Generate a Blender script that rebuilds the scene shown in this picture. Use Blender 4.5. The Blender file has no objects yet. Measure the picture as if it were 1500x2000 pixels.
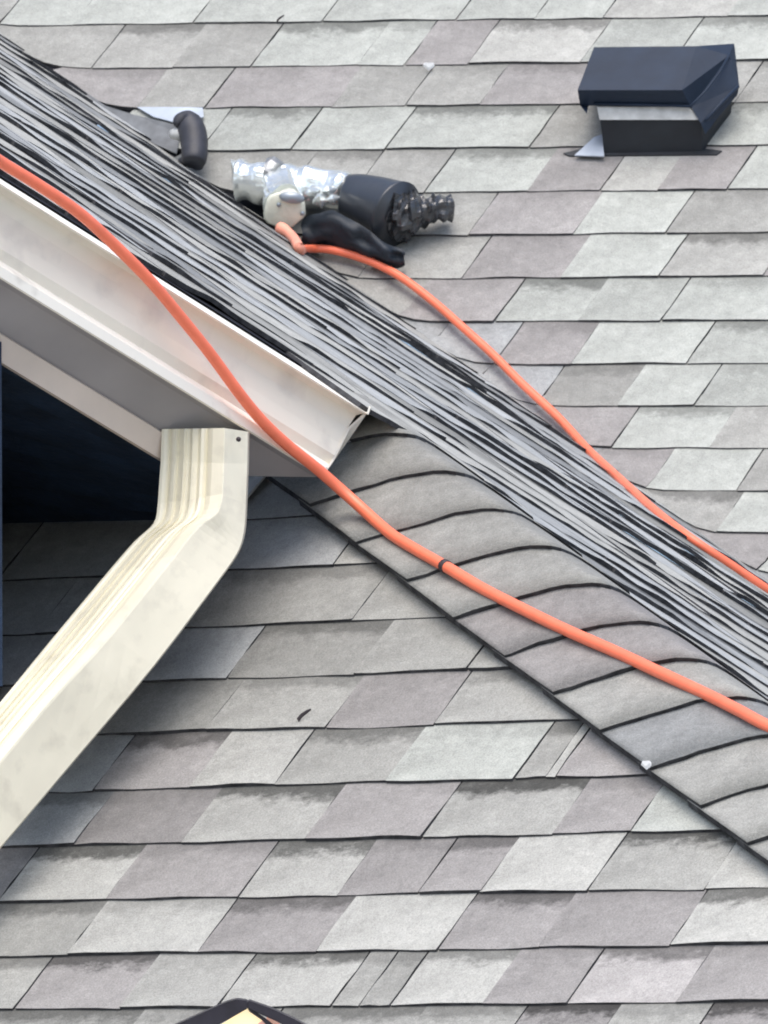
import bpy, bmesh, math, random
from mathutils import Vector, Matrix, noise
random.seed(7)
scene = bpy.context.scene
COL = scene.collection

# ------------------------------------------------------------------ frames
# survey frame: x right, y forward (along the line of sight), z up; metres from the lens
F = 17700.0
TAU = math.radians(12)
w_ = Vector((math.sin(TAU)*0.568, math.sin(TAU)*0.823, math.cos(TAU))).normalized()
f_ = (Vector((0, 1, 0)) - w_*w_.y).normalized()
r_ = f_.cross(w_).normalized()
M = Matrix((r_, f_, w_))                    # survey -> world rotation
CAM = Vector((0, 0, 1.7))
def W(v): return M @ Vector(v) + CAM
def WD(v): return M @ Vector(v)

# ------------------------------------------------------------------ camera
cd = bpy.data.cameras.new('camera'); cam = bpy.data.objects.new('camera', cd); COL.objects.link(cam)
cd.sensor_fit = 'HORIZONTAL'; cd.sensor_width = 36; cd.lens = F/1500*36
cd.clip_start = 0.5; cd.clip_end = 3000
cam.matrix_world = Matrix.Translation(CAM) @ (M @ Matrix(((1,0,0),(0,0,-1),(0,1,0)))).to_4x4()
scene.camera = cam
cd.dof.use_dof = True; cd.dof.focus_distance = 15.0; cd.dof.aperture_fstop = 50
scene.cycles.filter_width = 1.9

# ------------------------------------------------------------------ light
SUN = WD((-0.02, -0.30, 0.95)).normalized()       # direction towards the sun
elev = math.asin(SUN.z); az = math.atan2(SUN.x, SUN.y)
world = bpy.data.worlds.new('World'); scene.world = world; world.use_nodes = True
nt = world.node_tree; nt.nodes.clear()
sky = nt.nodes.new('ShaderNodeTexSky'); sky.sky_type = 'NISHITA'; sky.sun_disc = False
sky.sun_elevation = elev; sky.sun_rotation = az; sky.dust_density = 3.0; sky.air_density = 1.0; sky.ozone_density = 1.0
bg = nt.nodes.new('ShaderNodeBackground'); bg.inputs['Strength'].default_value = 0.15
wo = nt.nodes.new('ShaderNodeOutputWorld')
nt.links.new(sky.outputs[0], bg.inputs['Color']); nt.links.new(bg.outputs[0], wo.inputs[0])
sl = bpy.data.lights.new('sun', 'SUN'); sl.energy = 1.6; sl.angle = math.radians(50); sl.color = (1.0, 0.965, 0.91)
so = bpy.data.objects.new('sun', sl); COL.objects.link(so)
so.rotation_euler = (-SUN).to_track_quat('-Z', 'Y').to_euler()
so.location = W((-2, 12, 6))
scene.view_settings.view_transform = 'Standard'; scene.view_settings.look = 'None'
scene.view_settings.gamma = 1; scene.view_settings.use_curve_mapping = False
scene.view_settings.exposure = 0.60

# ------------------------------------------------------------------ pixels -> places
def ray(px, py): return Vector(((px-750)/F, 1.0, (1000-py)/F))
def at(px, py, d): return ray(px, py)*d
class Plane:
    def __init__(s, p, h=None, u=None, n=None):
        s.p = Vector(p)
        if n is None:
            s.h = Vector(h).normalized(); u = Vector(u); s.u = (u - s.h*u.dot(s.h)).normalized()
            s.n = s.h.cross(s.u).normalized()
        else:
            s.n = Vector(n).normalized(); s.h = Vector(h).normalized(); s.u = s.n.cross(s.h).normalized()
    def hit(s, px, py, off=0.0):
        r = ray(px, py); return r * ((s.p + s.n*off).dot(s.n)/r.dot(s.n))
    def ab(s, px, py):
        q = s.hit(px, py) - s.p; return q.dot(s.h), q.dot(s.u)
    def pt(s, a, b, off=0.0): return s.p + s.h*a + s.u*b + s.n*off
    def depth(s, px, py):
        r = ray(px, py); return s.p.dot(s.n)/r.dot(s.n)
def pix(v): return 750 + v.x/v.y*F, 1000 - v.z/v.y*F

P0 = at(720, 790, 15.0)
L = Plane(P0, (.823, -.568, .040), (.444, .643, .622))
HIP = L.hit(1500, 1392)
P1 = at(0, 338, 14.4)
gdir = (P0-P1).normalized()
gn = gdir.cross(HIP-P0).normalized()
if gn.y > 0: gn = -gn
G = Plane(P0, gdir, n=gn)
if G.u.dot(at(900, 600, 17)-P0) < 0: G.u = -G.u
V1 = G.hit(400, 352); V2 = G.hit(1500, 1135)
un_ = (V2-V1).cross(Vector((.444, .643, .622))).normalized()
if un_.y > 0: un_ = -un_
uh = un_.cross(Vector((0, .028, 1))); uh = uh if uh.x > 0 else -uh
UD = V1.y
U = Plane(V1, uh, n=un_)
if U.u.z < 0: U.u = -U.u
def lean(pl, x, y, want=.70):
    a, b = pl.ab(x, y); p = pl.pt(a, b); q = pl.pt(a, b+.1); s = pl.pt(a+.1, b)
    (x0, y0), (x1, y1), (x2, y2) = pix(p), pix(q), pix(s)
    return (want*(y0-y1) - (x1-x0))/(x2-x0 + want*(y2-y0))
U.sh = lean(U, 900, 500); L.sh = lean(L, 700, 1500)
print('shear', U.sh, L.sh)
def vdiff(x, y): return U.depth(x, y) - G.depth(x, y)
def valley(x):
    y = 338 + .628*x if x < 720 else 790 + .772*(x-720)
    for _ in range(900):
        g = G.depth(x, y)
        if g < 0 or U.depth(x, y) < g: break
        y -= 1
    return y
VAL = {x: valley(x) for x in range(-400, 2001, 50)}
def vy(x):
    x = max(-399, min(1999, x)); k = int(x//50*50); t = (x-k)/50
    return VAL[k]*(1-t)+VAL[k+50]*t
print('VALLEY', [(x, round(VAL[x])) for x in (0, 400, 800, 1150, 1500)], 'UD', UD, 'G.n', G.n, 'sun elev', math.degrees(elev))

# ------------------------------------------------------------------ materials
def newmat(name):
    m = bpy.data.materials.new(name); m.use_nodes = True
    n = m.node_tree; return m, n, n.nodes['Principled BSDF'], n.links
def plain(name, col, rough=.5, metal=0.0, nscale=12, namt=.10, bump=.0, bscale=60, spec=.5, streak=None, dirt=None):
    m, n, b, l = newmat(name)
    tc = n.nodes.new('ShaderNodeTexCoord')
    src = tc.outputs['Object']
    if streak:
        mp = n.nodes.new('ShaderNodeMapping'); mp.inputs['Scale'].default_value = streak
        l.new(src, mp.inputs[0]); src = mp.outputs[0]
    t = n.nodes.new('ShaderNodeTexNoise'); t.inputs['Scale'].default_value = nscale; t.inputs['Detail'].default_value = 5
    l.new(src, t.inputs['Vector'])
    mr = n.nodes.new('ShaderNodeMapRange'); mr.inputs['From Min'].default_value = .3; mr.inputs['From Max'].default_value = .7
    mr.inputs['To Min'].default_value = 1-namt; mr.inputs['To Max'].default_value = 1+namt
    l.new(t.outputs['Fac'], mr.inputs['Value'])
    mx = n.nodes.new('ShaderNodeVectorMath'); mx.operation = 'SCALE'; mx.inputs[0].default_value = col
    l.new(mr.outputs[0], mx.inputs['Scale']); out = mx.outputs[0]
    if dirt:
        t2 = n.nodes.new('ShaderNodeTexNoise'); t2.inputs['Scale'].default_value = nscale*2.7; t2.inputs['Detail'].default_value = 8
        l.new(src, t2.inputs['Vector'])
        r2 = n.nodes.new('ShaderNodeMapRange'); r2.inputs['From Min'].default_value = .55; r2.inputs['From Max'].default_value = .75
        r2.inputs['To Max'].default_value = .6; l.new(t2.outputs['Fac'], r2.inputs['Value'])
        mm = n.nodes.new('ShaderNodeMixRGB'); mm.inputs['Color2'].default_value = (*dirt, 1)
        l.new(r2.outputs[0], mm.inputs['Fac']); l.new(out, mm.inputs['Color1']); out = mm.outputs[0]
    l.new(out, b.inputs['Base Color'])
    b.inputs['Roughness'].default_value = rough; b.inputs['Metallic'].default_value = metal
    b.inputs['Specular IOR Level'].default_value = spec
    if bump:
        t3 = n.nodes.new('ShaderNodeTexNoise'); t3.inputs['Scale'].default_value = bscale; t3.inputs['Detail'].default_value = 4
        l.new(src, t3.inputs['Vector'])
        bp = n.nodes.new('ShaderNodeBump'); bp.inputs['Strength'].default_value = 1; bp.inputs['Distance'].default_value = bump
        l.new(t3.outputs['Fac'], bp.inputs['Height']); l.new(bp.outputs[0], b.inputs['Normal'])
    return m

def shingle_mat():
    m, n, b, l = newmat('asphalt_granules')
    oi = n.nodes.new('ShaderNodeObjectInfo'); tc = n.nodes.new('ShaderNodeTexCoord')
    uv = n.nodes.new('ShaderNodeUVMap'); uv.uv_map = 'uv'
    sep = n.nodes.new('ShaderNodeSeparateXYZ'); l.new(uv.outputs[0], sep.inputs[0])
    def nz(scale, det, stretch=None, rough=.55):
        src = tc.outputs['Object']
        if stretch:
            mp = n.nodes.new('ShaderNodeMapping'); mp.inputs['Scale'].default_value = stretch
            l.new(uv.outputs[0], mp.inputs[0]); src = mp.outputs[0]
            ad = n.nodes.new('ShaderNodeVectorMath'); ad.operation = 'ADD'
            l.new(src, ad.inputs[0]); l.new(oi.outputs['Location'], ad.inputs[1]); src = ad.outputs[0]
        t = n.nodes.new('ShaderNodeTexNoise'); t.inputs['Scale'].default_value = scale
        t.inputs['Detail'].default_value = det; t.inputs['Roughness'].default_value = rough
        l.new(src, t.inputs['Vector']); return t.outputs['Fac']
    def rng(v, a, c, lo, hi):
        r = n.nodes.new('ShaderNodeMapRange'); r.inputs['From Min'].default_value = a; r.inputs['From Max'].default_value = c
        r.inputs['To Min'].default_value = lo; r.inputs['To Max'].default_value = hi; l.new(v, r.inputs['Value']); return r.outputs[0]
    def mth(op, a, c):
        x = n.nodes.new('ShaderNodeMath'); x.operation = op
        for i, v in enumerate((a, c)):
            if isinstance(v, (int, float)): x.inputs[i].default_value = v
            else: l.new(v, x.inputs[i])
        return x.outputs[0]
    big = rng(nz(7, 4), .3, .7, .88, 1.10)
    mid = rng(nz(38, 6, rough=.7), .3, .7, .86, 1.13)
    fine = rng(nz(380, 4, rough=.8), .3, .7, .66, 1.34)
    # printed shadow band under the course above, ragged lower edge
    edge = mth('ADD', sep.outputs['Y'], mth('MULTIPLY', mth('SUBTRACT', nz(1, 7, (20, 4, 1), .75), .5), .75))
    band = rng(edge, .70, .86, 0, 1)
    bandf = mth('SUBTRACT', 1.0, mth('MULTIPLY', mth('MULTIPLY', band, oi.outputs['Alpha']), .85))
    # worn pale patches of granules
    pale = rng(nz(1, 8, (16, 3.2, 1), .8), .53, .66, 0, .17)
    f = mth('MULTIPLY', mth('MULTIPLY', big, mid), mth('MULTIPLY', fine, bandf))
    f = mth('ADD', f, pale)
    sc = n.nodes.new('ShaderNodeVectorMath'); sc.operation = 'SCALE'
    l.new(oi.outputs['Color'], sc.inputs[0]); l.new(f, sc.inputs['Scale'])
    l.new(sc.outputs[0], b.inputs['Base Color'])
    b.inputs['Roughness'].default_value = .93; b.inputs['Specular IOR Level'].default_value = .22
    h = mth('ADD', mth('MULTIPLY', nz(420, 2), .35), mth('MULTIPLY', nz(26, 4), 2.2))
    bp = n.nodes.new('ShaderNodeBump'); bp.inputs['Strength'].default_value = .8; bp.inputs['Distance'].default_value = .0025
    l.new(h, bp.inputs['Height']); l.new(bp.outputs[0], b.inputs['Normal'])
    return m
MS = shingle_mat()
MEDGE = plain('asphalt_cut_edge', (.060, .061, .066), .95, namt=.45, nscale=60, spec=.1)
MDECK = plain('roof_felt', (.02, .021, .026), .95, spec=.1)
MLIP = plain('cream_aluminium_lip', (.90, .87, .78), .55, nscale=6, namt=.05, dirt=(.45, .42, .36))
MGUT = plain('cream_aluminium', (.84, .79, .685), .65, nscale=5, namt=.05, bump=.0012, bscale=9, dirt=(.60, .56, .50))
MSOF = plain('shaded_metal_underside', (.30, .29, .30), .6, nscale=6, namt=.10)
MFAS = plain('painted_fascia', (.66, .57, .49), .6, nscale=7, namt=.12, bump=.001, bscale=20)
MWALL = plain('navy_shade_wall', (.013, .030, .062), .8, nscale=9, namt=.5, bump=.004, bscale=50)  # deep shade under the eave painted into the wall as near-black navy
MPIPE = plain('cream_downspout_paint', (.82, .775, .62), .38, nscale=9, namt=.07, dirt=(.60, .56, .45), bump=.0008, bscale=18)
MVENT = plain('black_vent_plastic', (.013, .024, .046), .55, nscale=14, namt=.18, spec=.3, bump=.0006, bscale=70)
MVENTD = plain('black_vent_throat', (.012, .016, .022), .6, nscale=14, namt=.3)
MSCREEN = plain('pale_insect_screen', (.55, .56, .55), .6, nscale=40, namt=.2)
MFLASH = plain('galvanised_flashing', (.40, .45, .52), .5, metal=.2, nscale=12, namt=.15)
MFOIL = plain('silver_foil_tape', (.80, .84, .83), .26, metal=.75, nscale=16, namt=.16, bump=.006, bscale=34)
MFOIL2 = plain('dull_foil_patch', (.30, .31, .32), .4, metal=.6, nscale=16, namt=.2, bump=.006, bscale=34)
MSLEEVE = plain('black_rubber_sleeve', (.030, .036, .046), .34, nscale=12, namt=.2, spec=.6, bump=.001, bscale=20)
MCRUM = plain('crumpled_black_plastic', (.035, .038, .044), .22, nscale=30, namt=.5, spec=.8, bump=.008, bscale=38)
MSHEET = plain('navy_plastic_sheet', (.010, .017, .027), .6, nscale=12, namt=.3, bump=.003, bscale=20)
MDISC = plain('cream_plastic_socket', (.70, .71, .60), .4, nscale=30, namt=.12, bump=.002, bscale=60)
MDISC2 = plain('grey_socket_hood', (.26, .30, .34), .35, metal=.3, nscale=30, namt=.15)
MHOLE = plain('dark_hole', (.02, .02, .02), .8)
MCORD = plain('orange_cord_jacket', (.96, .215, .115), .38, nscale=40, namt=.06)
MCORD2 = plain('faded_orange_plug', (.90, .36, .25), .5, nscale=40, namt=.08)
MTAPE = plain('dark_tape', (.04, .03, .035), .6)
MBOOT = plain('dark_vent_boot', (.030, .032, .042), .55, nscale=30, namt=.3, bump=.001, bscale=60)
MBOOT2 = plain('shadow_grey_sheet', (.13, .14, .15), .6, nscale=30, namt=.3)
MLANT = plain('black_lantern_metal', (.022, .020, .030), .4, nscale=30, namt=.3)
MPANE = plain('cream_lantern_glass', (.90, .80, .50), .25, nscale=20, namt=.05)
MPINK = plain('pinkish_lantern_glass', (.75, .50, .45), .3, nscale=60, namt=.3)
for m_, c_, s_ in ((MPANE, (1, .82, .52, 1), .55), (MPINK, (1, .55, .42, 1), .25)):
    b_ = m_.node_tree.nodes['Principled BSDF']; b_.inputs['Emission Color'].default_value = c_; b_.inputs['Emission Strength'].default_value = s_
MWHITE = plain('white_paint_chip', (.85, .86, .86), .5)
MGROUND = plain('pale_concrete_ground', (.34, .335, .31), .9, nscale=.6, namt=.2)

# ------------------------------------------------------------------ helpers
def mesh(name, verts, faces, mats, parent=None, fm=None, uvs=None, smooth=False, base=None):
    """verts in survey frame; the object's origin sits at its first vertex or at base"""
    o0 = W(base) if base is not None else W(verts[0])
    me = bpy.data.meshes.new(name)
    me.from_pydata([W(v)-o0 for v in verts], [], faces)
    for m in (mats if isinstance(mats, (list, tuple)) else [mats]): me.materials.append(m)
    if fm: me.polygons.foreach_set('material_index', fm)
    if smooth: me.polygons.foreach_set('use_smooth', [True]*len(me.polygons) if smooth is True else smooth)
    if uvs:
        lay = me.uv_layers.new(name='uv')
        for lp in me.loops: lay.data[lp.index].uv = uvs[lp.vertex_index]
    me.update()
    ob = bpy.data.objects.new(name, me); COL.objects.link(ob)
    if parent is not None:
        ob.parent = parent; ob.location = o0 - PB[parent.name]
    else: ob.location = o0
    PB[ob.name] = o0
    return ob
PB = {}
def empty(name, base, label, cat, group=None):
    o = bpy.data.objects.new(name, None); COL.objects.link(o); o.location = W(base); o.empty_display_size = .1
    PB[o.name] = W(base)
    o['label'] = label; o['category'] = cat
    if group: o['group'] = group
    return o
def sub(name, parent):
    o = bpy.data.objects.new(name, None); COL.objects.link(o); o.parent = parent; o.empty_display_size = .1
    PB[o.name] = PB[parent.name].copy(); return o
def tag(o, label, cat, group=None, kind=None):
    if label: o['label'] = label
    if cat: o['category'] = cat
    if group: o['group'] = group
    if kind: o['kind'] = kind
    return o
def fix(o):
    bm = bmesh.new(); bm.from_mesh(o.data); bmesh.ops.recalc_face_normals(bm, faces=bm.faces); bm.to_mesh(o.data); bm.free(); return o
def bevel(o, wd, seg=2):
    bm = bmesh.new(); bm.from_mesh(o.data); bmesh.ops.recalc_face_normals(bm, faces=bm.faces)
    bmesh.ops.bevel(bm, geom=[e for e in bm.edges], offset=wd, segments=seg, affect='EDGES', clamp_overlap=True)
    bm.to_mesh(o.data); bm.free(); return o
def catmull(pts, n=8):
    out = []
    P = [pts[0]] + list(pts) + [pts[-1]]
    for i in range(1, len(P)-2):
        for k in range(n):
            t = k/n; a, b, c, d = P[i-1], P[i], P[i+1], P[i+2]
            out.append(tuple(.5*((2*b[j]) + (-a[j]+c[j])*t + (2*a[j]-5*b[j]+4*c[j]-d[j])*t*t + (-a[j]+3*b[j]-3*c[j]+d[j])*t**3) for j in range(len(b))))
    out.append(tuple(pts[-1])); return out
def tube(name, pts, rad, mat, parent=None, ring=14, cap=True, lump=0, lscale=20, smooth=True, squash=None):
    V, Fc = [], []
    pts = [Vector(p) for p in pts]
    up = Vector((.13, -.4, .9)); 
    for i, p in enumerate(pts):
        t = (pts[min(i+1, len(pts)-1)] - pts[max(i-1, 0)]).normalized()
        s = t.cross(up).normalized(); u2 = s.cross(t).normalized(); up = u2
        r = rad[i] if isinstance(rad, (list, tuple)) else rad
        for k in range(ring):
            a = 2*math.pi*k/ring
            d = s*math.cos(a) + u2*math.sin(a)*(squash or 1)
            rr = r
            if lump: rr = r*(1 + lump*noise.noise((p+d*r)*lscale))
            V.append(p + d*rr)
    for i in range(len(pts)-1):
        for k in range(ring):
            a, b = i*ring+k, i*ring+(k+1) % ring
            Fc.append((a, b, b+ring, a+ring))
    if cap:
        Fc.append(tuple(range(ring-1, -1, -1))); Fc.append(tuple(range((len(pts)-1)*ring, len(pts)*ring)))
    return fix(mesh(name, V, Fc, mat, parent, smooth=smooth))

# ------------------------------------------------------------------ shingle pieces
def tone(v, hue='n'):
    g = 0.150 + 0.262*v
    t = {'n': (1.0, 1.0, .935), 'w': (1.025, .985, .955), 'c': (.97, 1.0, .995), 'g': (.985, 1.02, .945)}[hue]
    return (g*t[0], g*t[1], g*t[2])
def piece(parent, pl, xb, rows, tonev, hue, band, slit_l, slit_r, warp=None, name='shingle'):
    """one tab on plane pl; xb = (left, right) a-coordinates, rows = (b0, b1) of the exposure"""
    a0, a1 = xb; b0, b1 = rows
    gap = .0016
    a0 += gap if slit_l else .0; a1 -= gap if slit_r else .0
    wdt = a1-a0
    nx = max(3, min(10, int(wdt/.035))); ny = 4
    e = b1-b0
    lift = .0062 + random.uniform(-.0015, .0015)
    seed = Vector((random.random()*50, random.random()*50, random.random()*50))
    V, UV, Fc, FM = [], [], [], []
    js = [0, .33, .66, 1.0, 1.28]
    sk = random.uniform(-.0025, .0025); lr = random.uniform(-.02, .02)
    for j in range(ny+1):
        for i in range(nx+1):
            s = i/nx; t = js[j]
            a = a0 + wdt*s; b = b0 + e*t
            wob = noise.noise(Vector((a*9, b0*31, 3.1)))*.0042 + sk*s
            if j == 0: b += wob
            a += pl.sh*(b-b0)
            if j < 3 and i in (0, nx): a += noise.noise(seed+Vector((j*1.7, i, 0)))*.0035
            if i == 0: a += 0 if not slit_l else lr*0.0
            hgt = lift*(1-t) + .0015*t if t <= 1 else .0012
            hgt += noise.noise(seed + Vector((s*2.5, t*2, 0)))*.0022*(1-min(t,1)) + noise.noise(Vector((a*6, b0*17, 8)))*.0025*(1-min(t,1))
            p = pl.pt(a, b, hgt)
            if warp: p = warp(p, hgt)
            V.append(p); UV.append((a, t))
    W1 = nx+1
    for j in range(ny):
        for i in range(nx):
            k = j*W1+i; Fc.append((k, k+1, k+1+W1, k+W1)); FM.append(0)
    # skirts: bottom butt edge, and the two sides
    loop = [j*W1 for j in range(ny, -1, -1)] + list(range(1, nx+1)) + [j*W1+nx for j in range(1, ny+1)]
    base = len(V)
    for k in loop:
        V.append(V[k] - pl.n*(.0115 if k <= nx else .008)); UV.append(UV[k])
    for q in range(len(loop)-1):
        Fc.append((loop[q+1], loop[q], base+q, base+q+1)); FM.append(1)
    o = mesh(name, V, Fc, [MS, MEDGE], parent, fm=FM, uvs=UV)
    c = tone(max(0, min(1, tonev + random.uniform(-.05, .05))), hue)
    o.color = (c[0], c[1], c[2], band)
    return o

# ================================================================== HOUSE
house = empty('house', L.hit(750, 2100, -.05), 'grey shingled house roof with a raised hip and cream eaves', 'house')

# ---- lower roof slope
# rows from top to bottom: (y of the butt line at x=700, [(x at the butt line, slit?, tone, hue, band)...]); x is the LEFT end of a piece
LOW = [
 (905, [(150,1,.6,'c',.2),(420,1,.6,'c',.2)]),
 (1007, [(-150,1,.8,'c',.2),(60,0,.8,'c',.2),(230,1,.8,'c',.2),(420,1,.75,'c',.1)]),
 (1106, [(-250,1,.85,'c',.2),(20,1,.95,'c',.1),(330,0,.72,'c',.1),(655,1,.75,'n',.1),(860,0,.4,'n',.2)]),
 (1216, [(-200,1,.9,'c',.1),(90,0,.95,'c',.1),(370,1,.42,'n',.35),(690,0,.50,'n',.1),(1000,0,.5,'n',.1)]),
 (1320, [(-240,0,.8,'c',.1),(60,1,.8,'c',.2),(270,1,.78,'c',.05),(450,1,.30,'n',.5),(695,0,.46,'n',.1),(910,1,.52,'n',.2),(1100,1,.5,'n',.1)]),
 (1423, [(-200,1,.4,'n',.3),(120,1,.30,'n',.2),(410,0,.58,'n',.4),(640,0,.38,'w',.1),(846,1,.64,'n',.45),(1240,1,.5,'n',.1)]),
 (1533, [(-60,0,.5,'n',.3),(60,1,.62,'c',.1),(195,1,.42,'w',.7),(380,0,.72,'n',.1),(540,1,.48,'n',.6),(755,0,.86,'g',.15),(1002,1,.52,'n',.6),(1060,1,.86,'n',.2),(1080,1,.50,'w',.1),(1330,0,.6,'n',.2)]),
 (1642, [(-120,1,.6,'n',.3),(0,1,.58,'c',.5),(155,0,.18,'w',.15),(362,0,.60,'n',.8),(600,0,.46,'w',.1),(825,1,.62,'n',.9),(1075,0,.46,'w',.3),(1225,1,.92,'g',.1),(1450,0,.6,'n',.4)]),
 (1752, [(-150,1,.35,'w',.3),(8,1,.72,'n',.85),(215,0,.36,'w',.3),(470,1,.72,'n',.8),(660,0,.40,'w',.3),(817,1,.42,'w',.65),(938,0,.93,'n',.05),(1145,1,.62,'n',.85),(1370,0,.9,'n',.4),(1560,1,.6,'n',.4)]),
 (1860, [(-180,1,.4,'n',.5),(140,0,.74,'n',.3),(392,1,.38,'w',.65),(622,0,.93,'n',.1),(857,1,.42,'w',.7),(1050,0,.45,'w',.15),(1305,1,.95,'n',.8),(1560,1,.5,'n',.4)]),
 (1968, [(-180,1,.6,'n',.5),(35,1,.42,'w',.8),(240,0,.68,'n',.2),(430,1,.75,'n',.8),(650,1,.62,'n',.3),(705,1,.55,'n',.4),(765,1,.90,'n',.6),(945,0,.42,'w',.2),(1107,1,.86,'w',.7),(1320,0,.45,'w',.25),(1570,1,.6,'n',.2)]),
 (2078, [(-200,1,.4,'n',.6),(210,0,.62,'n',.4),(480,1,.45,'n',.6),(760,0,.62,'n',.5),(958,1,.4,'w',.9),(1140,0,.66,'n',.3),(1320,1,.4,'w',.9),(1520,1,.7,'n',.4)]),
 (2188, [(-200,1,.4,'n',.6),(60,0,.62,'n',.4),(350,1,.45,'n',.6),(650,0,.62,'n',.5),(950,1,.4,'w',.9),(1200,0,.66,'n',.3),(1480,1,.5,'n',.3)]),
 (2300, [(-200,1,.4,'n',.6),(110,0,.62,'n',.4),(400,1,.45,'n',.6),(700,0,.62,'n',.5),(1000,1,.4,'w',.9),(1270,0,.66,'n',.3)]),
]
lower = sub('lower_roof', house)
def cutx(y): return 530 + (y-925)/.7745        # line where the hip strip's edge runs over the lower slope
def warpL(p, h):
    x, y = pix(p); lim = cutx(y) + 45
    if x > lim:
        q = L.hit(lim, y, h); return q
    return p
for k in range(1, len(LOW)):
    y, ps = LOW[k]
    # top of this row = butt line of the row above
    b0 = L.ab(700, y)[1]; b1 = L.ab(700, LOW[k-1][0])[1]
    for i, (x, sl, tv, hu, bd) in enumerate(ps):
        if k <= 1 and x < 300: continue
        x1 = ps[i+1][0] if i+1 < len(ps) else x+260
        slr = ps[i+1][1] if i+1 < len(ps) else 1
        if x > cutx(y) + 10 : continue
        piece(lower, L, (L.ab(x, y)[0], L.ab(x1, y)[0]), (b0, b1), tv, hu, bd, sl, slr, warpL)
dv = [L.hit(-260, 1000, -.004), L.hit(cutx(1000)+30, 1000, -.004), L.hit(cutx(2200)+30, 2200, -.004), L.hit(-260, 2300, -.004)]
mesh('deck', dv, [(0, 1, 2, 3)], MDECK, lower)
dv = [L.hit(330, 905, -.004), L.hit(cutx(905)+30, 905, -.004), L.hit(cutx(1000)+30, 1000, -.004), L.hit(330, 1000, -.004)]
mesh('deck', dv, [(0, 1, 2, 3)], MDECK, lower)

# ---- upper roof slope behind
UP = [
 (-130, []),
 (-46, [(-300,1,.8,'g',.2),(60,1,.75,'g',.2),(300,0,.6,'n',.2),(520,1,.85,'g',.2),(800,1,.7,'n',.2),(1060,0,.85,'g',.2),(1300,1,.8,'n',.2)]),
 (40, [(-300,1,.6,'n',.2),(2,1,.86,'g',.15),(145,0,.92,'g',.05),(378,1,.82,'g',.15),(630,1,.86,'g',.1),(892,1,.80,'g',.3),(1045,0,.9,'g',.1),(1177,1,.80,'n',.15),(1420,0,.9,'g',.2)]),
 (126, [(-100,1,.55,'n',.1),(182,1,.70,'n',.75),(340,0,.52,'n',.1),(492,1,.86,'g',.75),(700,0,.9,'g',.4),(792,1,.55,'w',.1),(915,1,.88,'n',.8),(1135,0,.74,'g',.2),(1315,1,.92,'g',.7),(1560,1,.6,'n',.1)]),
 (207, [(60,1,.5,'w',.3),(270,0,.64,'n',.1),(402,1,.50,'w',.1),(650,0,.56,'n',.1),(792,1,.58,'n',.3),(937,0,.52,'w',.4),(1160,1,.7,'n',.2),(1435,1,.60,'n',.6),(1620,1,.6,'n',.1)]),
 (291, [(200,1,.78,'g',.2),(392,1,.74,'g',.65),(570,1,.84,'g',.1),(755,1,.84,'g',.8),(1035,1,.52,'n',.3),(1180,1,.7,'n',.2),(1375,1,.92,'g',.6),(1640,1,.6,'n',.1)]),
 (377, [(300,1,.45,'n',.2),(560,0,.7,'n',.6),(690,1,.55,'n',.2),(830,1,.82,'g',.7),(1030,0,.46,'w',.2),(1172,1,.86,'n',.1),(1285,0,.56,'w',.1),(1420,1,.92,'g',.15),(1650,1,.6,'n',.1)]),
 (461, [(500,1,.6,'n',.2),(700,0,.6,'n',.2),(915,1,.50,'w',.2),(1120,0,.93,'g',.05),(1300,1,.60,'n',.25),(1520,0,.7,'n',.3)]),
 (546, [(520,1,.5,'n',.2),(700,0,.6,'n',.3),(902,1,.42,'w',.15),(1095,0,.95,'g',.05),(1287,1,.72,'n',.8),(1490,0,.55,'w',.2)]),
 (631, [(600,1,.6,'n',.2),(780,0,.50,'w',.15),(967,1,.76,'g',.8),(1130,0,.74,'g',.1),(1292,1,.86,'g',.35),(1530,1,.7,'n',.3)]),
 (715, [(680,1,.72,'c',.3),(820,0,.66,'c',.2),(965,1,.44,'w',.35),(1115,0,.94,'g',.05),(1342,1,.78,'g',.65),(1580,1,.7,'n',.3)]),
 (797, [(760,1,.65,'c',.2),(905,0,.7,'c',.2),(1048,1,.46,'n',.45),(1206,0,.94,'g',.05),(1356,1,.74,'g',.25),(1600,1,.7,'n',.3)]),
 (880, [(860,1,.65,'c',.2),(1010,0,.52,'w',.1),(1194,1,.92,'g',.6),(1385,0,.74,'n',.15),(1600,1,.7,'n',.3)]),
 (964, [(960,1,.6,'c',.2),(1120,0,.42,'w',.3),(1262,0,.94,'g',.05),(1437,1,.60,'n',.1),(1640,1,.7,'n',.3)]),
 (1046, [(1060,1,.6,'c',.2),(1210,0,.66,'n',.7),(1400,0,.94,'g',.05),(1640,1,.7,'n',.3)]),
 (1130, [(1160,1,.6,'c',.2),(1300,0,.48,'w',.1),(1478,1,.92,'g',.05),(1700,1,.7,'n',.3)]),
 (1214, [(1260,1,.6,'c',.2),(1460,0,.48,'w',.1),(1640,1,.92,'g',.05)]),
]
upper = sub('upper_roof', house)
def warpU(p, h):
    x, y = pix(p)
    lim = vy(x) + 4; kk = 16.0
    d = (y-lim)/kk
    if d > 6: y2 = lim
    elif d < -6: y2 = y
    else: y2 = y - kk*math.log1p(math.exp(d))
    return U.hit(x, y2, h) if abs(y2-y) > .01 else p
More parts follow.
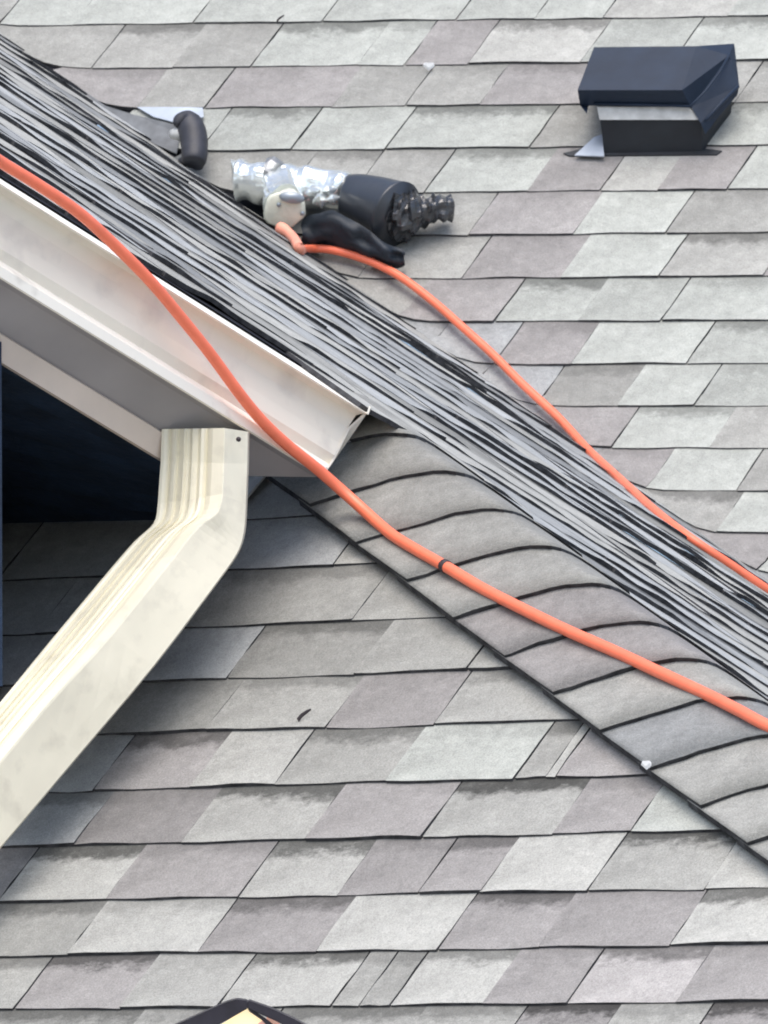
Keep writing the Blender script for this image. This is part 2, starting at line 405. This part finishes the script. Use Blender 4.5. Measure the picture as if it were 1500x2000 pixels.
for k in range(1, len(UP)):
    y, ps = UP[k]
    b0 = U.ab(1000, y)[1]; b1 = U.ab(1000, UP[k-1][0])[1]
    for i, (x, sl, tv, hu, bd) in enumerate(ps):
        x1 = ps[i+1][0] if i+1 < len(ps) else x+240
        slr = ps[i+1][1] if i+1 < len(ps) else 1
        if vy(x1) < y-130: continue
        piece(upper, U, (U.ab(x, y)[0], U.ab(x1, y)[0]), (b0, b1), tv, hu, bd*.75, sl, slr, warpU)
mesh('deck', [U.hit(-350, -180, -.004), U.hit(1800, -180, -.004), U.hit(1800, 1350, -.004), U.hit(1500, vy(1500)+30, -.004), U.hit(-350, vy(-350)+30, -.004)], [(0, 1, 2, 3, 4)], MDECK, upper)

# ---- side slope, seen along its surface
S5 = (999, 1288); DS = (95.0, 73.5)
TEMPL = [(-12, 4), (0, 0), (57, -18), (117, -36), (177, -53), (231, -61), (273, -60), (309, -50), (351, -24), (399, 10), (440, 40)]
def tmpl(v):
    v = max(-12, min(440, v))
    for (a, b), (c, d) in zip(TC, TC[1:]):
        if a <= v <= c: return b + (d-b)*(v-a)/(c-a+1e-9)
    return TC[-1][1]
TC = catmull(TEMPL, 6)
def edge_pt(i, v): return S5[0]+DS[0]*(i-5)+v, S5[1]+DS[1]*(i-5)+tmpl(v)
side = sub('side_roof', house)
bk = []
for k in range(0, 11):
    x, y = edge_pt(k, 396); bk.append(G.ab(x, y)[1])
step = (bk[0]-bk[-1])/10*1.35
rowsG = [(k, bk[0]-k*step) for k in range(-26, 12)]
ngc = 0
def addG(a0, a1, b0, b1, k):
    global ngc
    L_ = a1-a0; nx = max(6, int(L_/.026)); e = b1-b0
    seed = Vector((k*3.7, a0*2, 5))
    t_ = random.choice([.0012, .0026, .0032, .0055]) * random.uniform(.8, 1.2)
    V, UV, Fc, FM = [], [], [], []
    for j, t in enumerate((0, .5, 1.0, 1.2)):
        for i in range(nx+1):
            a = a0 + L_*i/nx
            wv = noise.noise(Vector((a*5.0, k*9.1, 1)))
            wv2 = noise.noise(Vector((a*13.0, k*5.1, 7)))
            b = b0 + e*t + (wv*.035 if j == 0 else 0)
            th = max(.0004, t_ + .0085*noise.noise(Vector((a*2.6, k*.63, 4))) + .003*noise.noise(Vector((a*9, k*7.7, 9))))
            h = (th*(1-t) + .001) if t <= 1 else 0
            if j == 0: h += wv2*.0042 + wv*.002
            elif j == 1: h += wv2*.0022
            V.append(G.pt(a, b, h)); UV.append((a, min(t, 1)))
    n1 = nx+1
    for j in range(3):
        for i in range(nx):
            q = j*n1+i; Fc.append((q, q+1, q+1+n1, q+n1)); FM.append(0)
    base = len(V)
    lp = [3*n1, 2*n1, n1] + list(range(n1)) + [2*n1-1, 3*n1-1, 4*n1-1]
    for q in lp: V.append(V[q]-G.n*.008); UV.append(UV[q])
    for q in range(len(lp)-1): Fc.append((lp[q+1], lp[q], base+q, base+q+1)); FM.append(1)
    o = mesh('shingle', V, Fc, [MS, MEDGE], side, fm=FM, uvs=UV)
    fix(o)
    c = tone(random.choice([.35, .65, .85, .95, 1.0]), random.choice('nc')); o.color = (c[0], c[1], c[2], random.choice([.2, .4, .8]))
    ngc += 1
for k, b0 in rowsG:
    xs = -160
    if k == 0: xs = 700
    if k > 0: xs = edge_pt(k*1.35, 372)[0]
    # pixel x -> a along this row
    def a_of(x):
        lo, hi = -6.0, 8.0
        for _ in range(40):
            m = (lo+hi)/2
            if pix(G.pt(m, b0))[0] < x: lo = m
            else: hi = m
        return lo
    x = xs; 
    while x < 1760:
        wpx = random.uniform(130, 380); x1 = min(x+wpx, 1780)
        px0 = pix(G.pt(a_of(x), b0)); 
        if px0[1] < vy(px0[0]) - 45: break
        addG(a_of(x)+.004, a_of(x1)-.002, b0, b0+step, k)
        x = x1
print('side pieces', ngc, 'step', step)
gv = [G.pt(a, b, -.004) for a, b in ((G.ab(-200, 212)[0], .0), (G.ab(720, 790)[0], .0))]
hip2 = G.hit(1760, 790+.772*1040)
gv += [hip2 - G.n*.004]
top = rowsG[0][1] + step
gv += [G.pt(G.ab(1760, 1600)[0]+2.5, top, -.004), G.pt(G.ab(-200, 212)[0], top, -.004)]
mesh('deck', gv, [(0, 1, 2, 3, 4)], MDECK, side)

# ---- strip of shingles folded over the hip
hip = sub('hip_strip', house)
def smax(a, b, k): 
    m = max(a, b); return m + k*math.log(math.exp((a-m)/k)+math.exp((b-m)/k))
def skin(x, y, off):
    # off along the mean outward direction
    d = smax(L.depth(x, y), G.depth(x, y), .05) - .035
    p = at(x, y, d); return p + (L.n*.7 + Vector((0, -.5, .3)))*off*0.9
capcol = {0: (.60, 'n'), 1: (.38, 'n'), 2: (.40, 'n'), 3: (.44, 'n'), 4: (.46, 'n'), 5: (.32, 'w'), 6: (.38, 'w'), 7: (.56, 'n'), 8: (.36, 'c'), 9: (.54, 'n'), 10: (.62, 'n'), 11: (.5, 'n')}
for i in range(0, 16):
    V, UV, Fc, FM = [], [], [], []
    vs = [-12, 0, 25, 57, 87, 117, 147, 177, 205, 231, 255, 273, 291, 309, 330, 351, 375, 399, 425]
    ts = [0, .4, .8, 1.0, 1.25]
    jig = random.uniform(-4, 4)
    for t in ts:
        for v in vs:
            x0, y0 = edge_pt(i, v); 
            x, y = x0 - DS[0]*t, y0 - DS[1]*t
            if t == 0: 
                wv = noise.noise(Vector((v*.02, i*4.3, 0)))*3.5; x += wv; y += wv*.8
            if v <= 0: x += jig*(1-t); 
            h = .009*(1-t)+.002*t if t <= 1 else .0
            h += noise.noise(Vector((v*.012, i*3.3, t*2)))*.003*(1-min(t, 1))
            V.append(skin(x, y, h+.006)); UV.append((v/1180, t))
    n1 = len(vs)
    for j in range(len(ts)-1):
        for q in range(n1-1):
            a = j*n1+q; Fc.append((a, a+1, a+1+n1, a+n1)); FM.append(0)
    lp = [j*n1 for j in range(len(ts)-1, -1, -1)] + list(range(1, n1))
    base = len(V)
    for q in lp:
        V.append(V[q] - (L.n*.7 + Vector((0, -.5, .3)))*(.010 if q < n1 else .013)); UV.append(UV[q])
    for q in range(len(lp)-1): Fc.append((lp[q+1], lp[q], base+q, base+q+1)); FM.append(1)
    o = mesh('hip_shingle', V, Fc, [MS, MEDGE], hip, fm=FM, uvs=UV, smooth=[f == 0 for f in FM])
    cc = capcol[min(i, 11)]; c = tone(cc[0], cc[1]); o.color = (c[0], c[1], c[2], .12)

# ---- soffit fascia, wall
zc = Vector((0, 0, 1)); GP0 = at(720, 790, 15.0-.22)
def sweep(name, prof, a0, a1, mat, parent, cap=True, fm=None, smooth=False, endcut=None):
    """prof: closed list of (pixels below the eave line, metres behind it), swept along the eave"""
    V, Fc, FM = [], [], []
    n = len(prof)
    st = 8
    for s in range(st+1):
        c = GP0 + gdir*(a0+(a1-a0)*s/st)
        for (v, d) in prof:
            cc = c
            if endcut:
                xe = endcut(v, d); ae = (xe-720)/720*alen
                cc = GP0 + gdir*(a0+(ae-a0)*s/st)
            V.append(cc - zc*(v/1190) + Vector((0, d, 0)))
    for s in range(st):
        for k in range(n):
            Fc.append((s*n+k, s*n+(k+1) % n, (s+1)*n+(k+1) % n, (s+1)*n+k)); FM.append(fm[k] if fm else 0)
    if cap:
        Fc.append(tuple(range(n))); FM.append(0); Fc.append(tuple(st*n+k for k in range(n-1, -1, -1))); FM.append(0)
    return fix(mesh(name, V, Fc, mat, parent, fm=FM if fm else None, smooth=smooth))
alen = (P0-P1).length; aL = -alen*1.35
sweep('fascia_board', [(296, .09), (300, .075), (352, .085), (357, .10), (357, .16), (296, .16)], aL, -alen*.565, MFAS, house)
wv = []
for x in (-250, 60, 200, 345):
    t = at(x, 338+.6278*x+345, P1.y+(P0.y-P1.y)*x/720+.15-.22); wv.append((x, t))
V = []; 
NB = 9
for x, t in wv:
    bpt = L.hit(x, 1022 - .02*x, 0.004)
    for q in range(NB+1): V.append(t.lerp(bpt, q/NB))
Fc = []
for i in range(3):
    for q in range(NB): a = i*(NB+1)+q; Fc.append((a, a+1, a+NB+2, a+NB+1))
mesh('wall', V, Fc, MWALL, house)
# siding laps on the wall, with the eave shade in their colour
for q in range(NB):
    VV = []
    for x, t in wv:
        bpt = L.hit(x, 1022-.02*x, 0.004)
        p0 = t.lerp(bpt, q/NB); p1 = t.lerp(bpt, (q+.97)/NB)
        VV += [p0 - Vector((0, .004, 0)), p1 - Vector((0, .016, 0)), p1 - Vector((0, .001, 0))]
    ff = []
    for i in range(3):
        for j in range(2): a = i*3+j; ff.append((a, a+1, a+4, a+3))
    mesh('siding_board', VV, ff, MWALL, house)
# return of the dark wall at the left, standing towards the street
rw = [at(-330, 560, 14.25), at(3, 668, 14.25), at(5, 1340, 14.25), at(-330, 1340, 14.25)]
rw += [at(-330, 560, 15.2), at(3, 668, 15.2), at(5, 1340, 15.2), at(-330, 1340, 15.2)]
fix(mesh('return_wall', rw, [(0,1,2,3), (7,6,5,4), (0,4,5,1), (1,5,6,2), (2,6,7,3), (3,7,4,0)], MWALL, house))
# kicked-up metal flashing where hip and lower slope meet under the eave
fl = [L.hit(470, 912, .012), L.hit(527, 917, .020), L.hit(484, 968, .016), L.hit(466, 985, .012)]
fl2 = [p - L.n*.004 for p in fl]
mesh('flashing', fl+fl2, [(0, 1, 2, 3), (7, 6, 5, 4), (0, 4, 5, 1), (1, 5, 6, 2), (2, 6, 7, 3), (3, 7, 4, 0)], MSCREEN, house)
# valley flashing by the dark boot
def upoly(name, pts, mat, parent, th=.003):
    a = [U.hit(x, y, n) for x, y, n in pts]; b = [p - U.n*th for p in a]; n = len(a)
    return mesh(name, a+b, [tuple(range(n)), tuple(range(2*n-1, n-1, -1))] + [(i, i+n, (i+1) % n+n, (i+1) % n) for i in range(n)], mat, parent)
upoly('valley_flashing', [(268, 209, .010), (330, 209, .012), (396, 210, .012), (398, 228, .014), (345, 240, .018), (300, 228, .016)], MFLASH, house)

upoly('folded_shadow_sheet', [(150, 168, .008), (205, 206, .010), (262, 224, .012), (345, 244, .020), (352, 262, .014), (345, 300, .008), (260, 262, .006), (180, 205, .006)], MBOOT2, house)  # folded sheet whose dark grey paints in the shadow below the pale flashing
# ================================================================== GUTTER
gut = empty('gutter', P0, 'cream metal gutter with folded lips running along the sloping eave line', 'gutter')
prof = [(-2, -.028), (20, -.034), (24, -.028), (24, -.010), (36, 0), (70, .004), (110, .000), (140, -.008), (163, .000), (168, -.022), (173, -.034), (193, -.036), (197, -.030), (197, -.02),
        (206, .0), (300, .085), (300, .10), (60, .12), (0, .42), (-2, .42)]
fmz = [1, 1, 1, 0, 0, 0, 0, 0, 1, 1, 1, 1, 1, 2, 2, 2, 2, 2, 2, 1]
ETAB = [(-2, 722), (20, 716), (25, 708), (40, 690), (144, 650), (165, 640), (172, 636), (190, 627), (200, 622), (283, 478), (300, 450)]
def ecut(v, d=0):
    if d > .105: return 722
    for (a, b), (c, e) in zip(ETAB, ETAB[1:]):
        if a <= v <= c: return b + (e-b)*(v-a)/(c-a)
    return 722
n = len(prof)
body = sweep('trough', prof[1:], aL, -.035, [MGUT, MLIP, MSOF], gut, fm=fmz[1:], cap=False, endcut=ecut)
ecap = [(2, -.026), (20, -.034), (24, -.012), (70, .002), (150, -.006), (172, -.034), (180, -.034), (180, .1), (2, .1)]
ec = []
for aa in (0, .005):
    for (v, d) in ecap: ec.append(GP0 + gdir*((ecut(min(v, 199))-720)/720*alen+aa) - zc*(v/1190) + Vector((0, d, 0)))
n = len(ecap)
fix(mesh('end_cap', ec, [tuple(range(n)), tuple(range(2*n-1, n-1, -1))]+[(i, i+n, (i+1) % n+n, (i+1) % n) for i in range(n)], MGUT, gut))

# ================================================================== DOWNSPOUT
ds = empty('downspout', L.hit(0, 1650), 'ribbed cream downspout dropping from the gutter and bending down to the lower left', 'downspout')
# stations: (left edge, front ridge, right edge) in pixels, depth of the ridge
ST = [
 ((316, 838), (438, 836), (484, 843), 14.475),
 ((314, 900), (436, 905), (483, 905), 14.47),
 ((308, 985), (434, 965), (480, 985), 14.455),
 ((300, 1022), (424, 1000), (476, 1040), 14.44),
 ((262, 1058), (385, 1030), (462, 1082), 14.42),
 ((215, 1112), (340, 1085), (425, 1135), 14.38),
 ((100, 1250), (215, 1240), (300, 1300), 14.28),
 ((0, 1372), (90, 1378), (150, 1478), 14.19),
 ((-150, 1550), (-60, 1560), (0, 1655), 14.07),
 ((-330, 1765), (-240, 1775), (-180, 1865), 13.96),
]
def ds_section(Lp, Rg, Rp, d):
    pts = []
    a = at(*Lp, d+.040); b = at(*Rg, d); c = at(*Rp, d+.035)
    nR = 11
    nrm = (b-a).normalized().cross((at(Rg[0]+1, Rg[1]+3, d)-b).normalized())
    for i in range(nR*2+1):
        t = i/(nR*2)
        p = a.lerp(b, t)
        depth_in = .0
        if .06 < t < .80: depth_in = .0095*(0.5-0.5*math.cos((t-.06)/.74*2*math.pi*5))
        elif t >= .80: depth_in = 0
        pts.append(p + Vector((0, 1, 0))*depth_in)
    pts.append(b.lerp(c, .04)+Vector((0, -.001, 0)))
    for t in (.35, .7): pts.append(b.lerp(c, t))
    pts.append(c)
    pts.append(c + Vector((.002, .045, 0))); pts.append(a + Vector((.012, .05, .0)))
    return pts
def ds_part(name, sts):
    secs = [ds_section(*s) for s in sts]
    n = len(secs[0]); V = [p for s in secs for p in s]; Fc = []
    for s in range(len(secs)-1):
        for k in range(n): Fc.append((s*n+k, s*n+(k+1) % n, (s+1)*n+(k+1) % n, (s+1)*n+k))
    Fc.append(tuple(range(n))); Fc.append(tuple((len(secs)-1)*n+k for k in range(n-1, -1, -1)))
    return fix(mesh(name, V, Fc, MPIPE, ds))
def interp(sts, m=5):
    flat = [(*s[0], *s[1], *s[2], s[3]) for s in sts]
    out = []
    for f in catmull(flat, m): out.append(((f[0], f[1]), (f[2], f[3]), (f[4], f[5]), f[6]))
    return out
ds_part('outlet_pipe', ST[0:2]+[ST[2]])
ds_part('elbow', interp(ST[2:6], 4))
ds_part('lower_pipe', interp(ST[5:], 3))
sc = at(466, 858, 14.472); tube('screw', [sc, sc+Vector((0, -.012, 0))], .0042, MTAPE, ds, ring=8)

# ================================================================== ROOF VENT
vent = empty('roof_vent', U.hit(1275, 300), 'black plastic box vent with a slanted hood on the upper roof slope', 'vent')
def vp(x, y, n): return U.hit(x, y, n)
hv = [vp(1160, 92, .15), vp(1360, 90, .15), vp(1332, 176, .150), vp(1128, 176, .150),      # 0-3 top panel
      vp(1133, 206, .100), vp(1350, 210, .100),                                             # 4,5 front lip bottom
      vp(1434, 85, .11), vp(1444, 168, .085), vp(1424, 108, .126), vp(1146, 222, .11),      # 6,7 side back, 8 ridge, 9 lip corner
      vp(1162, 150, .03), vp(1420, 170, .03)]
hood = mesh('hood', hv, [(3, 2, 1, 0), (4, 5, 2, 3), (2, 5, 8, 1), (1, 8, 6), (8, 5, 7, 6), (0, 1, 6, 11, 10), (3, 0, 10, 9, 4), (6, 7, 11)], MVENT, vent)
fix(hood)
def usolid(name, bot, top_, mat, parent):
    n = len(bot); V = [vp(*p) for p in bot+top_]
    return fix(mesh(name, V, [tuple(range(n)), tuple(range(2*n-1, n-1, -1))]+[(i, i+n, (i+1) % n+n, (i+1) % n) for i in range(n)], mat, parent))
usolid('throat', [(1181, 304, .0), (1372, 300, .0), (1428, 222, .0), (1232, 222, .0)], [(1172, 234, .078), (1370, 234, .078), (1432, 160, .085), (1220, 160, .085)], MVENTD, vent)
usolid('screen_strip', [(1171, 234, .080), (1366, 234, .080), (1366, 230, .080), (1185, 230, .080)], [(1166, 209, .100), (1346, 209, .100), (1346, 205, .100), (1185, 205, .100)], MSCREEN, vent)
# raised rib and lip beads that catch the light
tube('rib', [vp(1426, 104, .130), vp(1405, 142, .130), vp(1378, 178, .130), vp(1350, 206, .130)], .0028, MVENT, vent, ring=8)
tube('lip_bead', [vp(1160, 203, .108), vp(1260, 205, .108), vp(1349, 208, .108)], .003, MVENT, vent, ring=8)
tube('side_bead', [vp(1442, 168, .092), vp(1405, 205, .09), vp(1378, 235, .09)], .004, MVENT, vent, ring=8)
side_sk = mesh('side_skirt', [vp(1350, 209, .102), vp(1444, 168, .086), vp(1440, 186, .07), vp(1400, 232, .06), vp(1378, 262, .055), vp(1368, 240, .082)], [(0, 1, 2, 3, 4, 5)], MVENT, vent)
upoly('base_flange', [(1100, 299, .006), (1112, 304, .006), (1400, 302, .006), (1410, 294, .006), (1330, 284, .006), (1160, 284, .006)], MVENTD, vent)
upoly('side_flange', [(1122, 303, .015), (1180, 305, .017), (1176, 262, .020), (1160, 268, .018)], MFLASH, vent)

# ================================================================== DUCT WITH FOIL AND SLEEVE
duct = empty('foil_wrapped_duct', U.hit(600, 440), 'silver foil wrapped pipe ending in a black rubber sleeve, lying on the upper roof', 'duct')
def un(x, y, n=.06): return U.hit(x, y, n)
pts = catmull([(456, 352), (472, 352), (540, 360), (600, 366), (680, 378)], 8)
rad = []
for i, (x, y) in enumerate(pts): rad.append(.047 + .004*math.sin(i*1.1) if i > 2 else (.030, .041, .046)[i])
tube('foil_wrap', [un(x, y) for x, y in pts], rad, MFOIL, duct, ring=28, lump=.16, lscale=26, smooth=False)
tube('tape_band', [un(522, 346, .075), un(531, 346, .075), un(541, 350, .075)], [.043, .045, .043], MFOIL2, duct, ring=18, lump=.25, lscale=30, smooth=False)
tube('foil_elbow', [un(548, 365, .075), un(552, 385, .095), un(556, 400, .115)], [.045, .047, .046], MFOIL, duct, ring=22, lump=.22, lscale=30, smooth=False)
# round socket face turned towards the camera
c0 = un(556, 410, .13)
d0 = Vector((-.10, -.9, -.30)).normalized()
tube('socket_face', [c0 - d0*.02, c0 + d0*.006, c0 + d0*.010], [.043, .044, .038], MDISC, duct, ring=24, lump=.22, lscale=34)
tube('socket_hood', [at(570, 386, c0.y-.022), at(570, 386, c0.y-.030)], [.029, .026], MDISC2, duct, ring=16, squash=.45)
for (hx, hy) in ((545, 399), (591, 416)):
    h = at(hx, hy, c0.y-.0135); tube('socket_hole', [h, h+d0*.006], [.0048, .0048], MDISC2, duct, ring=10)
# scraps of foil between wrap and sleeve
for (x, y, r) in ((625, 392, .017), (642, 372, .014), (612, 374, .016), (650, 388, .010)):
    tube('foil_scrap', [un(x-12, y+3, .12), un(x, y, .13), un(x+12, y-2, .12)], [.3*r, r, .35*r], MFOIL, duct, ring=9, lump=.5, lscale=70, smooth=False)
sp = catmull([(676, 388, .060), (690, 388, .062), (735, 402, .072), (776, 419, .078)], 6)
ra = [.046+.030*min(1, i/(len(sp)-1)*1.05) for i in range(len(sp))]; ra[0] = .036
tube('rubber_sleeve', [un(x, y, n) for x, y, n in sp], ra, MSLEEVE, duct, ring=32, lump=.04, lscale=12)
cp = catmull([(772, 412, .07), (792, 414, .07), (815, 412, .07), (838, 408, .065), (862, 406, .06), (885, 405, .055)], 5)
rc = [.060, .062, .056, .058, .050, .052, .048, .043, .046, .040, .042, .036, .034, .037, .031, .030, .030, .034, .027, .029, .030, .027, .024, .026, .028, .022]
tube('crumpled_end', [un(x, y, n) for x, y, n in cp], rc[:len(cp)], MCRUM, duct, ring=26, lump=.55, lscale=38, smooth=False)
topc = catmull([(590, 432, .060), (615, 416, .078), (650, 412, .092), (690, 430, .092), (735, 462, .075), (765, 480, .062), (790, 488, .050)], 3)
botc = catmull([(588, 486, .022), (612, 486, .020), (650, 488, .020), (692, 500, .018), (732, 514, .014), (765, 524, .012), (790, 520, .012)], 3)
vv, ff = [], []
NR = 6; NCc = len(topc)
for j in range(NR+1):
    for i in range(NCc):
        t = j/NR; p = [topc[i][q]*(1-t)+botc[i][q]*t for q in range(3)]
        nn = noise.noise(Vector((i*.33, j*.55, 2)))
        vv.append(un(p[0]+nn*5, p[1]+noise.noise(Vector((i*.4, j*.5, 9)))*5, p[2]+.022*math.sin(math.pi*t)+nn*.022))
for j in range(NR):
    for i in range(NCc-1):
        a = j*NCc+i; ff.append((a, a+1, a+1+NCc, a+NCc))
mesh('plastic_flap', vv, ff, MSHEET, duct, smooth=True)

# ================================================================== DARK BOOT
def boot():
    e = empty('pipe_boot', U.hit(375, 320), 'small dark hooked vent pipe beside the top of the side slope', 'vent pipe')
    cr = catmull([(343, 243), (352, 238), (364, 240), (374, 252), (379, 275), (380, 300), (378, 318)], 5)
    rr = [.004, .007, .010, .013, .016, .018, .020, .022, .024, .026, .0265, .027, .028, .028, .028, .028, .028, .028, .028, .028, .028, .028, .027, .027, .027, .027, .026, .026, .025, .024, .022]
    tube('bent_pipe', [U.hit(x, y, .085-.03*i/len(cr)) for i, (x, y) in enumerate(cr)], [q*1.12 for q in rr[:len(cr)]], MBOOT, e, ring=20)
    tube('pale_lining', [U.hit(338, 262, .05), U.hit(350, 262, .06), U.hit(356, 268, .06)], [.012, .015, .012], MSCREEN, e, ring=12)
    tube('foot', [U.hit(360, 322, .035), U.hit(358, 312, .04)], [.010, .013], MBOOT, e, ring=10)
    tube('foot', [U.hit(386, 326, .035), U.hit(386, 310, .04)], [.013, .016], MBOOT, e, ring=10)
boot()

# ================================================================== CORDS
def cord(name, pts, r, label):
    e = empty(name, pts[len(pts)//2], label, 'cord', 'orange cords on the roof')
    return e, tube('cable', pts, r*.94, MCORD, e, ring=12)
c1 = [(-120, 235), (-40, 285), (0, 315), (70, 358), (150, 412), (215, 470), (290, 545), (352, 618), (410, 690), (465, 765), (510, 820), (560, 868), (622, 918), (690, 978), (760, 1040), (815, 1075), (870, 1106), (940, 1148), (1010, 1184), (1100, 1228), (1200, 1272), (1290, 1314), (1380, 1356), (1440, 1386), (1500, 1418), (1620, 1475)]
def gdepth(x): return P1.y + (P0.y-P1.y)*x/720 - .22
P = []
for x, y in catmull(c1, 6):
    dg = gdepth(x) - .056
    ds_ = smax(L.depth(x, y), G.depth(x, y), .05) - .035 - .040
    if x > 668: d = ds_
    else: d = dg
    P.append([x, y, d])
for _ in range(30):
    P = [P[0]] + [[P[i][0], P[i][1], (P[i-1][2]+2*P[i][2]+P[i+1][2])/4] for i in range(1, len(P)-1)] + [P[-1]]
for q in P:
    lim = smax(L.depth(q[0], q[1]), G.depth(q[0], q[1]), .05) - .035 - .034
    q[2] = min(q[2], lim)
e1, _ = cord('extension_cord', [at(*q) for q in P], .0102, 'orange cord hanging over the gutter face and lying across the hip shingles')
i0 = min(range(len(P)), key=lambda i: (P[i][0]-870)**2)
q0, q1 = Vector(P[i0]), Vector(P[i0+1]); dq = (q1-q0).normalized()
tube('tape_mark', [at(*(q0-dq*4)), at(*(q0+dq*4))], .0108, MTAPE, e1, ring=12)
c2 = [(586, 489, 0), (600, 486, 0), (640, 487, 0), (690, 499, 0), (740, 518, 0), (790, 546, 0), (850, 592, 0), (900, 636, 0), (960, 690, 0), (1020, 750, 0), (1090, 815, 0), (1150, 880, 0), (1210, 935, 0), (1280, 998, 0), (1350, 1052, 0), (1430, 1105, 0), (1500, 1152, 0), (1600, 1215, 0)]
P2 = []
for x, y, _ in catmull(c2, 6):
    u = U.depth(x, y); g = G.depth(x, y)
    P2.append([x, y, min(u-.045, g-.26)])
for _ in range(10):
    P2 = [P2[0]] + [[P2[i][0], P2[i][1], (P2[i-1][2]+2*P2[i][2]+P2[i+1][2])/4] for i in range(1, len(P2)-1)] + [P2[-1]]
for q in P2: q[2] = min(q[2], min(U.depth(q[0], q[1])-.03, G.depth(q[0], q[1])-.24))
dd = un(556, 410, .13).y
e2, _ = cord('extension_cord', [at(*q) for q in P2], .0100, 'orange cord curving from the foil wrapped pipe down along the roof valley')
pl = catmull([(546, 444, dd-.03), (560, 452, dd-.05), (574, 466, dd-.10), (582, 480, P2[0][2]-.02), (588, 489, P2[0][2])], 5)
tube('plug', [at(*q) for q in pl], [.013, .0135, .0135, .0135, .013]+[.0115]*(len(pl)-5), MCORD2, e2, ring=12)

# ================================================================== LANTERN
lan = empty('lantern', at(480, 2200, 13.2), 'black peaked lantern top with cream glass at the bottom edge', 'lantern')
def lpoly(name, pts, d, th, mat):
    a = [at(x, y, d) for x, y in pts]; b = [p + Vector((0, th, 0)) for p in a]; n = len(a)
    return bevel(mesh(name, a+b, [tuple(range(n)), tuple(range(2*n-1, n-1, -1))]+[(i, i+n, (i+1) % n+n, (i+1) % n) for i in range(n)], mat, lan), .0015, 2)
D = 13.2
lpoly('roof_bar', [(330, 2008), (405, 1974), (440, 1958), (462, 1952), (484, 1955), (484, 1970), (445, 1992), (410, 2010)], D, .05, MLANT)
lpoly('roof_bar', [(484, 1954), (530, 1970), (575, 1991), (610, 2010), (572, 2012), (540, 1995), (484, 1970)], D, .05, MLANT)
lpoly('glass_pane', [(484, 1968), (518, 1990), (500, 2012), (500, 2120), (400, 2120), (400, 2020), (440, 1996)], D+.02, .006, MPANE)
lpoly('glass_pane', [(518, 1976), (530, 1980), (546, 1992), (545, 2120), (520, 2120), (522, 1996)], D+.018, .006, MPINK)
lpoly('glazing_bar', [(484, 1966), (520, 1990), (545, 2010), (545, 2120), (530, 2120), (530, 2014), (512, 1993), (484, 1974)], D+.005, .008, MLANT)
lpoly('glass_pane', [(500, 2004), (508, 1995), (520, 1993), (530, 2004), (530, 2120), (500, 2120)], D+.016, .006, MPINK)
lpoly('body', [(372, 2122), (575, 2122), (560, 2200), (390, 2200)], D, .15, MLANT)
lpoly('post', [(455, 2200), (495, 2200), (495, 3000), (455, 3000)], D+.02, .03, MLANT)
lpoly('side_rail', [(560, 2010), (575, 2010), (575, 2120), (562, 2120)], D+.01, .12, MLANT)
lpoly('side_rail', [(372, 2005), (388, 2000), (388, 2120), (372, 2120)], D+.01, .12, MLANT)

# ================================================================== SMALL BITS
def chip(name, c, n, rx, ry, label):
    V = []; k = 8
    for ring, s in ((0, 1), (1, .7)):
        for i in range(k):
            a = 2*math.pi*i/k; rr = 1+.25*math.sin(i*2.3)
            V.append(c + Vector((math.cos(a)*rx*s*rr, 0, math.sin(a)*ry*s*rr)) + n*(.004*ring+.003))
    Fc = [tuple(range(k, 2*k))]+[(i, (i+1) % k, (i+1) % k+k, i+k) for i in range(k)]
    return tag(fix(mesh(name, V, Fc, MWHITE)), label, 'paint chip')
chip('paint_chip', U.hit(838, 131, .014), U.n, .013, .008, 'white paint chip lying on the upper roof between duct and box vent')
chip('paint_chip', at(1264, 1497, skin(1264, 1480, .03).y-.045), L.n, .008, .006, 'white paint chip on the lower edge of the hip strip')
def scrap(c, n, label, sx=.011):
    V = []; 
    for i, (dx, dz) in enumerate(((-1, -.8), (-.4, -.1), (.5, .45), (1, .6), (.5, .2), (-.3, -.45), (-.8, -1.1))): V.append(c + Vector((dx*sx, 0, dz*sx)) + n*.004)
    V += [v - n*.003 for v in V]; k = 7
    return tag(mesh('twig', V, [tuple(range(k))]+[(i, i+k, (i+1) % k+k, (i+1) % k) for i in range(k)], MTAPE), label, 'twig')
scrap(L.hit(595, 1396, .012), L.n, 'small dark twig on the pale shingle right of the downspout')
for (pl_, x, y, nm) in ((U, 548, 36, 'small dark leaf caught at the shingle edge above the foil wrapped pipe'),):
    scrap(pl_.hit(x, y, .014), pl_.n, nm, .009)

# ground far below, bounces light up to the eaves
g = bpy.data.meshes.new('ground'); g.from_pydata([(-600, -600, 0), (600, -600, 0), (600, 900, 0), (-600, 900, 0)], [], [(0, 1, 2, 3)]); g.materials.append(MGROUND)
go = bpy.data.objects.new('ground', g); COL.objects.link(go); go['kind'] = 'structure'
